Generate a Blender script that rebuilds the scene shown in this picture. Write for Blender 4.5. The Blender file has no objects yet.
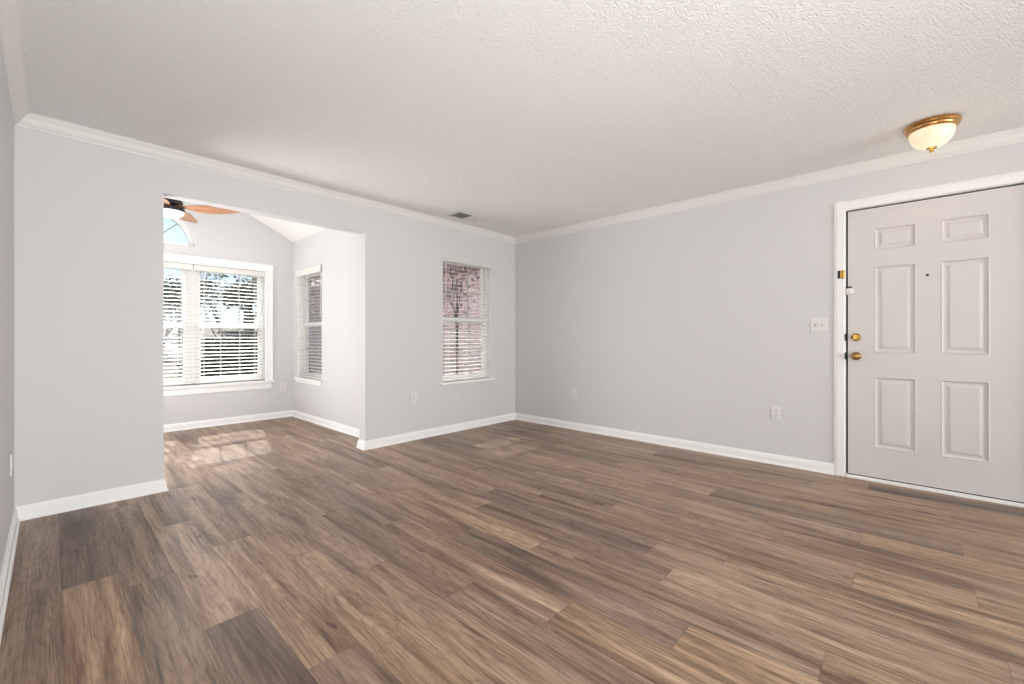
import bpy, bmesh, math, random
from mathutils import Vector, Matrix
S = bpy.context.scene
COL = S.collection
R = math.radians
random.seed(7)

# ------------------------------------------------------------------ camera
H = 1.091
LN = math.hypot(398, 428.8)
FWD = Vector((428.8 / LN, 398 / LN, 0))
cam = bpy.data.cameras.new('camera')
cam.sensor_width = 36.0
cam.lens = 36.0 * 428.8 / 1024
cam.shift_y = -3.6 / 1024
cam.clip_start = 0.02
cam.clip_end = 300
co = bpy.data.objects.new('camera', cam)
COL.objects.link(co)
co.location = (0, 0, H)
co.rotation_euler = FWD.to_track_quat('-Z', 'Y').to_euler()
S.camera = co

# ------------------------------------------------------------------ view, world, sun, fill lights
S.view_settings.view_transform = 'Standard'
S.view_settings.look = 'None'
S.view_settings.gamma = 1.0
S.view_settings.use_curve_mapping = False
S.view_settings.exposure = 0.37
S.cycles.max_bounces = 10
S.cycles.diffuse_bounces = 6
S.cycles.transparent_max_bounces = 24
S.cycles.sample_clamp_indirect = 4.0
S.cycles.caustics_reflective = False
S.cycles.caustics_refractive = False
S.cycles.use_denoising = True

SUN_DIR = Vector((-0.238, -1.06, -1.0)).normalized()


def make_world():
    w = bpy.data.worlds.new('sky')
    S.world = w
    w.use_nodes = True
    nt = w.node_tree
    n, l = nt.nodes, nt.links
    n.clear()
    out = n.new('ShaderNodeOutputWorld')
    bg = n.new('ShaderNodeBackground')
    tc = n.new('ShaderNodeTexCoord')
    sep = n.new('ShaderNodeSeparateXYZ')
    l.new(tc.outputs['Generated'], sep.inputs[0])
    ramp = n.new('ShaderNodeValToRGB')
    e = ramp.color_ramp.elements
    e[0].position = 0.0; e[0].color = (0.82, 0.90, 1.0, 1)
    e[1].position = 0.55; e[1].color = (0.30, 0.50, 0.92, 1)
    m = e.new(0.2); m.color = (0.60, 0.78, 1.0, 1)
    l.new(sep.outputs['Z'], ramp.inputs[0])
    no = n.new('ShaderNodeTexNoise')
    no.inputs['Scale'].default_value = 3.0
    no.inputs['Detail'].default_value = 6
    mp = n.new('ShaderNodeMapping')
    mp.inputs['Scale'].default_value = (1, 1, 2.6)
    l.new(tc.outputs['Generated'], mp.inputs[0])
    l.new(mp.outputs[0], no.inputs['Vector'])
    cr = n.new('ShaderNodeValToRGB')
    cr.color_ramp.elements[0].position = 0.46
    cr.color_ramp.elements[1].position = 0.68
    l.new(no.outputs[0], cr.inputs[0])
    mx = n.new('ShaderNodeMix'); mx.data_type = 'RGBA'
    l.new(cr.outputs[0], mx.inputs[0])
    l.new(ramp.outputs[0], mx.inputs[6])
    mx.inputs[7].default_value = (1, 1, 1, 1)
    l.new(mx.outputs[2], bg.inputs[0])
    bg.inputs[1].default_value = 1.05
    l.new(bg.outputs[0], out.inputs[0])


make_world()


def light(name, kind, loc, energy, color=(1, 1, 1), size=None, size_y=None, direction=None, spread=None):
    d = bpy.data.lights.new(name, kind)
    d.energy = energy
    d.color = color
    if kind == 'AREA':
        d.shape = 'RECTANGLE'
        d.size = size; d.size_y = size_y or size
        if spread: d.spread = spread
    elif kind == 'POINT':
        d.shadow_soft_size = size
    elif kind == 'SUN':
        d.angle = R(0.53)
    o = bpy.data.objects.new(name, d)
    COL.objects.link(o)
    o.location = loc
    if direction is not None:
        o.rotation_euler = Vector(direction).to_track_quat('-Z', 'Y').to_euler()
    return o


light('sun', 'SUN', (3, 12, 12), 6.8, (1.0, 0.93, 0.84), direction=SUN_DIR)
# fill light added behind the camera, standing in for daylight from the rear
light('rear_fill', 'AREA', (2.05, -5.35, 1.35), 178, (0.985, 0.99, 1.0), 3.2, 2.0, direction=(-0.25, 1, 0.3))
# two fill lights added behind the camera, turned up in place of bounced flash
light('flash_fill', 'AREA', (0.5, -0.75, 0.3), 37, (0.99, 0.995, 1.0), 0.5, 0.5, direction=(-0.15, 0.95, 0.8))
light('second_flash_fill', 'AREA', (0.6, -0.8, 0.9), 20, (1.0, 0.995, 0.99), 0.8, 0.6, direction=(0.2, 0.8, 0.9))
# fill lights added in the sunroom, out of sight to the left
light('sunroom_side_fill', 'AREA', (-0.72, 5.2, 1.45), 20, (0.98, 0.97, 1.0), 1.7, 1.6, direction=(1, 0, 0.35))
light('sunroom_low_fill', 'AREA', (-0.2, 5.0, 0.12), 50, (0.985, 0.98, 1.0), 1.1, 2.0, direction=(0.7, -1.2, 0.6))
light('sunroom_up_fill', 'AREA', (-0.05, 5.4, 0.3), 19, (1.0, 0.97, 0.95), 1.2, 1.2, direction=(0.3, -0.3, 1))
# fill light added high outside the sunroom's windows, in place of open sky
light('high_fill', 'AREA', (1.2, 9.2, 4.6), 450, (0.95, 0.97, 1.0), 4.0, 2.0, direction=(0, -1, -0.95))

# ------------------------------------------------------------------ materials
def principled(name, color, rough=0.5, metal=0.0, spec=0.5):
    m = bpy.data.materials.new(name)
    m.use_nodes = True
    b = m.node_tree.nodes['Principled BSDF']
    b.inputs['Base Color'].default_value = (*color, 1)
    b.inputs['Roughness'].default_value = rough
    b.inputs['Metallic'].default_value = metal
    b.inputs['Specular IOR Level'].default_value = spec
    return m


def add_noise_bump(m, scale, strength, dist=0.002, detail=4, rough=0.55, kind='ShaderNodeTexNoise', tint=None):
    nt = m.node_tree; n, l = nt.nodes, nt.links
    b = n['Principled BSDF']
    tc = n.new('ShaderNodeTexCoord')
    t = n.new(kind)
    t.inputs['Scale'].default_value = scale
    if kind == 'ShaderNodeTexNoise':
        t.inputs['Detail'].default_value = detail
        t.inputs['Roughness'].default_value = rough
    l.new(tc.outputs['Object'], t.inputs['Vector'])
    bp = n.new('ShaderNodeBump')
    bp.inputs['Strength'].default_value = strength
    bp.inputs['Distance'].default_value = dist
    l.new(t.outputs[0], bp.inputs['Height'])
    l.new(bp.outputs[0], b.inputs['Normal'])
    if tint:
        r = n.new('ShaderNodeValToRGB')
        r.color_ramp.elements[0].position = 0.3; r.color_ramp.elements[0].color = (*tint[0], 1)
        r.color_ramp.elements[1].position = 0.7; r.color_ramp.elements[1].color = (*tint[1], 1)
        l.new(t.outputs[0], r.inputs[0])
        l.new(r.outputs[0], b.inputs['Base Color'])
    return m


M = {}
M['wall'] = add_noise_bump(principled('wall_paint', (0.635, 0.632, 0.637), 0.75, spec=0.25), 260, 0.05)
M['sunwall'] = M['wall']
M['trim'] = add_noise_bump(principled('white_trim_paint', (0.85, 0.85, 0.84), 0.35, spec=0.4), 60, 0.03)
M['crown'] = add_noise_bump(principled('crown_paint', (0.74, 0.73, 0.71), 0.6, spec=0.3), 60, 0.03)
M['smooth_ceiling'] = principled('sunroom_ceiling_paint', (0.80, 0.79, 0.77), 0.8, spec=0.2)
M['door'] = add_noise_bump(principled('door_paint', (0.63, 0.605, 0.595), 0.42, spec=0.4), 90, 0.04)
M['black'] = principled('black_rubber', (0.008, 0.008, 0.008), 0.6)
M['dark'] = principled('dark_bronze', (0.03, 0.028, 0.03), 0.4, 0.3)
M['vinyl'] = principled('white_vinyl', (0.82, 0.82, 0.80), 0.4)
M['slat'] = principled('faux_wood_slat', (0.70, 0.69, 0.65), 0.45)
M['cord'] = principled('white_cord', (0.75, 0.74, 0.71), 0.8)
M['plastic'] = principled('white_plastic', (0.71, 0.70, 0.69), 0.3)
M['slot'] = principled('outlet_slot', (0.05, 0.045, 0.04), 0.6)
M['toggle'] = principled('toggle_grey', (0.55, 0.54, 0.52), 0.35)
M['brass'] = add_noise_bump(principled('polished_brass', (0.62, 0.38, 0.10), 0.22, 1.0), 30, 0.03)
M['antique_brass'] = add_noise_bump(principled('antique_brass', (0.36, 0.22, 0.08), 0.28, 1.0), 30, 0.03)
M['lamp_brass'] = add_noise_bump(principled('lamp_brass', (0.60, 0.33, 0.13), 0.25, 1.0), 40, 0.03)
M['vent'] = principled('vent_enamel', (0.66, 0.65, 0.62), 0.45)
M['vent_dark'] = principled('duct_dark', (0.50, 0.50, 0.49), 0.8)
M['valance_shaded'] = principled('valance_in_shade', (0.64, 0.625, 0.61), 0.6)  # white valance in shade; the shade is put into a greyer colour
M['muntin_backlit'] = principled('arch_grid_backlit', (0.22, 0.24, 0.27), 0.5)  # thin arch bars, darkened in colour as they look against the sky
M['grid_backlit'] = principled('window_grid_backlit', (0.36, 0.37, 0.35), 0.5)  # sash bars stand against the light; that backlit darkness is in the colour


def popcorn():
    m = principled('popcorn_ceiling', (0.92, 0.915, 0.90), 0.9, spec=0.15)
    nt = m.node_tree; n, l = nt.nodes, nt.links
    b = n['Principled BSDF']
    tc = n.new('ShaderNodeTexCoord')
    a = n.new('ShaderNodeTexNoise'); a.inputs['Scale'].default_value = 120; a.inputs['Detail'].default_value = 5; a.inputs['Roughness'].default_value = 0.62
    v = n.new('ShaderNodeTexVoronoi'); v.inputs['Scale'].default_value = 110; v.feature = 'SMOOTH_F1'
    l.new(tc.outputs['Object'], a.inputs['Vector']); l.new(tc.outputs['Object'], v.inputs['Vector'])
    s = n.new('ShaderNodeMath'); s.operation = 'MULTIPLY_ADD'
    l.new(v.outputs['Distance'], s.inputs[0]); s.inputs[1].default_value = -0.55
    l.new(a.outputs[0], s.inputs[2])
    bp = n.new('ShaderNodeBump'); bp.inputs['Strength'].default_value = 1.0; bp.inputs['Distance'].default_value = 0.0125
    l.new(s.outputs[0], bp.inputs['Height']); l.new(bp.outputs[0], b.inputs['Normal'])
    return m


M['popcorn'] = popcorn()


def glass_pane():
    m = bpy.data.materials.new('window_glass'); m.use_nodes = True
    nt = m.node_tree; n, l = nt.nodes, nt.links
    n.clear()
    o = n.new('ShaderNodeOutputMaterial'); mx = n.new('ShaderNodeMixShader')
    t = n.new('ShaderNodeBsdfTransparent'); t.inputs[0].default_value = (0.95, 0.97, 0.96, 1)
    g = n.new('ShaderNodeBsdfGlossy'); g.inputs['Roughness'].default_value = 0.02
    f = n.new('ShaderNodeFresnel')
    ge = n.new('ShaderNodeNewGeometry'); mr = n.new('ShaderNodeMapRange')      # the pane's far face is met from inside the glass
    mr.inputs[3].default_value = 1.35; mr.inputs[4].default_value = 1 / 1.35
    l.new(ge.outputs['Backfacing'], mr.inputs[0]); l.new(mr.outputs[0], f.inputs[0])
    l.new(f.outputs[0], mx.inputs[0]); l.new(t.outputs[0], mx.inputs[1]); l.new(g.outputs[0], mx.inputs[2])
    l.new(mx.outputs[0], o.inputs[0])
    return m


M['glass'] = glass_pane()


def lit_glass(name, color, strength):
    m = principled(name, (0.5, 0.47, 0.42), 0.3)
    b = m.node_tree.nodes['Principled BSDF']
    b.inputs['Emission Color'].default_value = (*color, 1)
    b.inputs['Emission Strength'].default_value = strength
    return m


def alabaster():
    # frosted bowl with the bulb glowing behind its middle
    m = lit_glass('alabaster_bowl', (1.0, 0.72, 0.40), 0.50)
    nt = m.node_tree; n, l = nt.nodes, nt.links
    b = n['Principled BSDF']
    tc = n.new('ShaderNodeTexCoord')
    no = n.new('ShaderNodeTexNoise'); no.inputs['Scale'].default_value = 7; no.inputs['Distortion'].default_value = 1.5
    l.new(tc.outputs['Object'], no.inputs['Vector'])
    r = n.new('ShaderNodeValToRGB')
    r.color_ramp.elements[0].position = 0.35; r.color_ramp.elements[0].color = (1.0, 0.70, 0.38, 1)
    r.color_ramp.elements[1].position = 0.65; r.color_ramp.elements[1].color = (1.0, 0.84, 0.56, 1)
    l.new(no.outputs[0], r.inputs[0]); l.new(r.outputs[0], b.inputs['Emission Color'])
    return m


M['bowl'] = alabaster()
M['fanglass'] = lit_glass('fan_light_glass', (1.0, 0.96, 0.90), 1.6)


def blade_wood():
    m = principled('fan_blade_wood', (0.35, 0.17, 0.08), 0.4)
    nt = m.node_tree; n, l = nt.nodes, nt.links
    b = n['Principled BSDF']
    tc = n.new('ShaderNodeTexCoord'); mp = n.new('ShaderNodeMapping')
    mp.inputs['Scale'].default_value = (3, 40, 40)
    no = n.new('ShaderNodeTexNoise'); no.inputs['Scale'].default_value = 1.5; no.inputs['Detail'].default_value = 6
    l.new(tc.outputs['Object'], mp.inputs[0]); l.new(mp.outputs[0], no.inputs['Vector'])
    r = n.new('ShaderNodeValToRGB')
    r.color_ramp.elements[0].position = 0.35; r.color_ramp.elements[0].color = (0.25, 0.105, 0.045, 1)
    r.color_ramp.elements[1].position = 0.65; r.color_ramp.elements[1].color = (0.40, 0.19, 0.085, 1)
    l.new(no.outputs[0], r.inputs[0]); l.new(r.outputs[0], b.inputs['Base Color'])
    return m


M['blade'] = blade_wood()


def plank_material():
    m = principled('vinyl_planks', (0.3, 0.2, 0.15), 0.42, spec=0.36)
    nt = m.node_tree; n, l = nt.nodes, nt.links
    b = n['Principled BSDF']

    def math_(op, a, bb=None, c=None, clamp=False):
        k = n.new('ShaderNodeMath'); k.operation = op; k.use_clamp = clamp
        for i, v in enumerate((a, bb, c)):
            if v is None: continue
            if isinstance(v, (int, float)): k.inputs[i].default_value = v
            else: l.new(v, k.inputs[i])
        return k.outputs[0]

    uv = n.new('ShaderNodeUVMap'); uv.uv_map = 'plank'
    sep = n.new('ShaderNodeSeparateXYZ'); l.new(uv.outputs[0], sep.inputs[0])
    U, V = sep.outputs[0], sep.outputs[1]
    at = n.new('ShaderNodeVertexColor'); at.layer_name = 'plank_tone'
    sc = n.new('ShaderNodeSeparateColor'); l.new(at.outputs[0], sc.inputs[0])
    TONE, SEED, WARM = sc.outputs[0], sc.outputs[1], sc.outputs[2]

    def coords(su, sv, k):
        c = n.new('ShaderNodeCombineXYZ')
        l.new(math_('MULTIPLY_ADD', U, su, math_('MULTIPLY', SEED, 37.0 * k)), c.inputs[0])
        l.new(math_('MULTIPLY_ADD', V, sv, math_('MULTIPLY', SEED, 61.0 * k)), c.inputs[1])
        l.new(math_('MULTIPLY', SEED, 23.0 * k), c.inputs[2])
        return c.outputs[0]

    def noise(vec, scale=1.0, detail=4, rough=0.55, dist=0.0):
        t = n.new('ShaderNodeTexNoise')
        t.inputs['Scale'].default_value = scale; t.inputs['Detail'].default_value = detail
        t.inputs['Roughness'].default_value = rough; t.inputs['Distortion'].default_value = dist
        l.new(vec, t.inputs['Vector'])
        return t.outputs[0]

    def ramp(v, stops):
        r = n.new('ShaderNodeValToRGB')
        e = r.color_ramp.elements
        e[0].position, e[0].color = stops[0][0], (*stops[0][1], 1)
        e[1].position, e[1].color = stops[-1][0], (*stops[-1][1], 1)
        for p, c in stops[1:-1]:
            k = e.new(p); k.color = (*c, 1)
        l.new(v, r.inputs[0])
        return r.outputs[0]

    g = lambda v: (v, v, v)
    broad = noise(coords(11, 0.9, 1.0), 1, 3, 0.5, 0.6)
    mid = noise(coords(38, 2.2, 1.7), 1, 5, 0.6, 0.5)
    fine = noise(coords(170, 5, 2.3), 1, 4, 0.65)
    # cathedral arches
    wv = n.new('ShaderNodeTexWave'); wv.wave_type = 'RINGS'; wv.rings_direction = 'Z'
    wv.inputs['Scale'].default_value = 1.0; wv.inputs['Distortion'].default_value = 5.0
    wv.inputs['Detail'].default_value = 3; wv.inputs['Detail Scale'].default_value = 0.8
    cc = n.new('ShaderNodeCombineXYZ')
    l.new(math_('MULTIPLY', math_('SUBTRACT', U, 0.09), 22.0), cc.inputs[0])
    l.new(math_('MULTIPLY', math_('SUBTRACT', V, math_('MULTIPLY', SEED, 1.2)), 3.0), cc.inputs[1])
    l.new(cc.outputs[0], wv.inputs['Vector'])
    cath = wv.outputs[1]
    base = ramp(broad, [(0.29, (0.155, 0.100, 0.069)), (0.43, (0.285, 0.196, 0.139)), (0.56, (0.375, 0.267, 0.192)), (0.72, (0.47, 0.350, 0.262))])

    def mult(col, fac):
        x = n.new('ShaderNodeMix'); x.data_type = 'RGBA'; x.blend_type = 'MULTIPLY'
        x.inputs[0].default_value = 1.0
        l.new(col, x.inputs[6]); l.new(fac, x.inputs[7])
        return x.outputs[2]

    col = mult(base, ramp(mid, [(0.29, (0.42, 0.38, 0.36)), (0.42, (0.82, 0.80, 0.78)), (0.51, g(1.0)), (0.68, g(1.16))]))
    col = mult(col, ramp(fine, [(0.34, g(0.58)), (0.50, g(1.0)), (0.70, g(1.2))]))
    col = mult(col, ramp(cath, [(0.0, g(0.90)), (0.4, g(1.02)), (1.0, g(1.04))]))
    # weathered blotches and knots
    wx = noise(coords(60, 16, 3.1), 1, 4, 0.65, 1.2)
    gate = noise(coords(5, 1.1, 4.0), 1, 1, 0.5)
    blot = math_('MULTIPLY', math_('GREATER_THAN', gate, 0.56), math_('MULTIPLY', math_('SUBTRACT', wx, 0.5, None, True), 5.0, None, True))
    mixk = n.new('ShaderNodeMix'); mixk.data_type = 'RGBA'; mixk.blend_type = 'MULTIPLY'
    l.new(math_('MULTIPLY', blot, 0.6), mixk.inputs[0]); l.new(col, mixk.inputs[6]); mixk.inputs[7].default_value = (0.48, 0.42, 0.38, 1)
    col = mixk.outputs[2]
    vo = n.new('ShaderNodeTexVoronoi'); vo.inputs['Scale'].default_value = 1.0
    l.new(coords(5.5, 1.9, 1.3), vo.inputs['Vector'])
    wob = math_('ADD', vo.outputs['Distance'], math_('MULTIPLY', math_('SUBTRACT', mid, 0.5), 0.12))
    kn = math_('MULTIPLY', math_('LESS_THAN', wob, 0.10), math_('GREATER_THAN', math_('FRACT', math_('MULTIPLY', vo.outputs['Position'] if False else gate, 17.3)), 0.55))
    mixn = n.new('ShaderNodeMix'); mixn.data_type = 'RGBA'; mixn.blend_type = 'MULTIPLY'
    l.new(math_('MULTIPLY', kn, 0.8), mixn.inputs[0]); l.new(col, mixn.inputs[6]); mixn.inputs[7].default_value = (0.42, 0.33, 0.28, 1)
    col = mixn.outputs[2]
    # plank tone and warmth (the print of each plank, with the sunroom's reflection added to some)
    tc = n.new('ShaderNodeCombineColor')
    t2 = math_('MULTIPLY', TONE, 2.0)
    l.new(math_('MULTIPLY', t2, math_('MULTIPLY_ADD', WARM, 0.08, 0.97)), tc.inputs[0])
    l.new(t2, tc.inputs[1])
    l.new(math_('MULTIPLY', t2, math_('MULTIPLY_ADD', WARM, -0.24, 1.11)), tc.inputs[2])
    col = mult(col, tc.outputs[0])
    # seams
    W, Lp = 0.181, 1.225
    eu = math_('MINIMUM', U, math_('SUBTRACT', W, U))
    ev = math_('MINIMUM', V, math_('SUBTRACT', Lp, V))
    edge = math_('MINIMUM', eu, ev)
    sm = n.new('ShaderNodeMapRange'); sm.inputs[1].default_value = 0.0004; sm.inputs[2].default_value = 0.0018
    sm.inputs[3].default_value = 0.62; sm.inputs[4].default_value = 1.0
    l.new(edge, sm.inputs[0])
    sc2 = n.new('ShaderNodeCombineColor')
    for i in range(3): l.new(sm.outputs[0], sc2.inputs[i])
    col = mult(col, sc2.outputs[0])
    l.new(col, b.inputs['Base Color'])
    rr = n.new('ShaderNodeMapRange'); rr.inputs[1].default_value = 0.3; rr.inputs[2].default_value = 0.7
    rr.inputs[3].default_value = 0.33; rr.inputs[4].default_value = 0.46
    l.new(mid, rr.inputs[0]); l.new(rr.outputs[0], b.inputs['Roughness'])
    bp = n.new('ShaderNodeBump'); bp.inputs['Strength'].default_value = 0.12; bp.inputs['Distance'].default_value = 0.0015
    l.new(math_('ADD', fine, math_('MULTIPLY', sm.outputs[0], 0.8)), bp.inputs['Height'])
    l.new(bp.outputs[0], b.inputs['Normal'])
    return m


M['planks'] = plank_material()


# ------------------------------------------------------------------ mesh helpers
class MB:
    def __init__(s):
        s.v, s.f = [], []

    def add(s, vs, fs):
        k = len(s.v)
        s.v += [tuple(p) for p in vs]
        s.f += [tuple(i + k for i in f) for f in fs]
        return s

    def box(s, x0, x1, y0, y1, z0, z1):
        x0, x1 = min(x0, x1), max(x0, x1); y0, y1 = min(y0, y1), max(y0, y1); z0, z1 = min(z0, z1), max(z0, z1)
        return s.add([(x0, y0, z0), (x1, y0, z0), (x1, y1, z0), (x0, y1, z0), (x0, y0, z1), (x1, y0, z1), (x1, y1, z1), (x0, y1, z1)],
                     [(0, 3, 2, 1), (4, 5, 6, 7), (0, 1, 5, 4), (1, 2, 6, 5), (2, 3, 7, 6), (3, 0, 4, 7)])

    def prism(s, prof, p0, p1, up=(0, 0, 1), out=None, m0=0.0, m1=0.0):
        """extrude a 2-D profile [(o, u)...] (o along OUT, u along UP) from p0 to p1; m0/m1: mitre slope of the ends per unit o"""
        p0, p1, up, out = Vector(p0), Vector(p1), Vector(up), Vector(out)
        d = (p1 - p0).normalized()
        n = len(prof)
        a = [p0 + out * o + up * u + d * (m0 * o) for o, u in prof]
        c = [p1 + out * o + up * u - d * (m1 * o) for o, u in prof]
        fs = [(i, (i + 1) % n, n + (i + 1) % n, n + i) for i in range(n)]
        fs += [tuple(range(n))[::-1], tuple(range(n, 2 * n))]
        return s.add(a + c, fs)

    def lathe(s, prof, seg=32, center=(0, 0, 0), axis='Z'):
        c = Vector(center)
        vs = []
        for r, h in prof:
            for k in range(seg):
                a = 2 * math.pi * k / seg
                x, y = r * math.cos(a), r * math.sin(a)
                p = {'Z': (x, y, h), 'X': (h, x, y), 'Y': (x, h, y)}[axis]
                vs.append(c + Vector(p))
        fs = []
        for j in range(len(prof) - 1):
            for k in range(seg):
                a, b = j * seg + k, j * seg + (k + 1) % seg
                fs.append((a, b, b + seg, a + seg))
        fs.append(tuple(range(seg))[::-1]); fs.append(tuple(range((len(prof) - 1) * seg, len(prof) * seg)))
        return s.add(vs, fs)

    def tube(s, pts, radii, seg=8):
        pts = [Vector(p) for p in pts]
        if isinstance(radii, (int, float)): radii = [radii] * len(pts)
        vs = []
        for i, p in enumerate(pts):
            d = (pts[min(i + 1, len(pts) - 1)] - pts[max(i - 1, 0)]).normalized()
            u = d.cross(Vector((0, 0, 1)) if abs(d.z) < 0.9 else Vector((1, 0, 0))).normalized()
            w = d.cross(u)
            for k in range(seg):
                a = 2 * math.pi * k / seg
                vs.append(p + (u * math.cos(a) + w * math.sin(a)) * radii[i])
        fs = []
        for i in range(len(pts) - 1):
            for k in range(seg):
                a, b = i * seg + k, i * seg + (k + 1) % seg
                fs.append((a, b, b + seg, a + seg))
        fs.append(tuple(range(seg))[::-1]); fs.append(tuple(range((len(pts) - 1) * seg, len(pts) * seg)))
        return s.add(vs, fs)

    def build(s, name, mat, parent=None, smooth=False, bevel=0.0, loc=None):
        me = bpy.data.meshes.new(name)
        me.from_pydata(s.v, [], s.f)
        bm = bmesh.new(); bm.from_mesh(me)
        bmesh.ops.recalc_face_normals(bm, faces=bm.faces)
        bm.to_mesh(me); bm.free()
        if loc is not None:                      # keep the shape where it is, put the origin at loc
            me.transform(Matrix.Translation(-Vector(loc)))
        me.materials.append(mat)
        if smooth:
            for p in me.polygons: p.use_smooth = True
            try: me.set_sharp_from_angle(angle=R(40))
            except Exception: pass
        o = bpy.data.objects.new(name, me)
        COL.objects.link(o)
        if loc is not None: o.location = loc
        if parent is not None:
            o.parent = parent
            if loc is None or True:
                o.matrix_parent_inverse = Matrix.Translation(-parent.location) if not any(parent.rotation_euler) else parent.matrix_basis.inverted()
        if bevel > 0:
            b = o.modifiers.new('bevel', 'BEVEL'); b.width = bevel; b.segments = 2; b.limit_method = 'ANGLE'
        return o


def tag(o, label=None, cat=None, group=None, kind=None):
    if label: o['label'] = label
    if cat: o['category'] = cat
    if group: o['group'] = group
    if kind: o['kind'] = kind
    return o


def empty(name, loc=(0, 0, 0)):
    o = bpy.data.objects.new(name, None)
    o.empty_display_size = 0.1
    COL.objects.link(o); o.location = loc
    return o


def struct(o, label=None, cat=None):
    o['kind'] = 'structure'
    if label: o['label'] = label
    if cat: o['category'] = cat
    return o


# ------------------------------------------------------------------ key dimensions
XL, XB = -0.145, 4.28          # left wall, right (door) wall
YA, TA = 3.915, 0.115         # wall with the wide opening; its thickness
YR = -5.5                     # rear wall
HC = 2.44
OX0, OX1, OZ = 0.553, 2.103, 2.13    # wide opening
SX0, SX1, SY = -0.78, 2.33, 6.36   # sunroom
RIDGE_X, SLOPE = 0.786, 0.52
HS = 2.44
WX0, WX1, WZ0, WZ1 = 3.05, 3.816, 0.585, 2.0      # narrow window in wall A
TW0, TW1, TZ0, TZ1 = -0.396, 1.968, 0.53, 1.99    # triple window opening
RW0, RW1, RZ0, RZ1 = 5.43, 6.22, 0.56, 2.0        # narrow window in the sunroom's right wall
AC, AR, AZ = 0.786, 0.41, 2.20                    # arched window


def roof_z(x): return HS + SLOPE * (SX1 - RIDGE_X) - SLOPE * abs(x - RIDGE_X)


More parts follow.
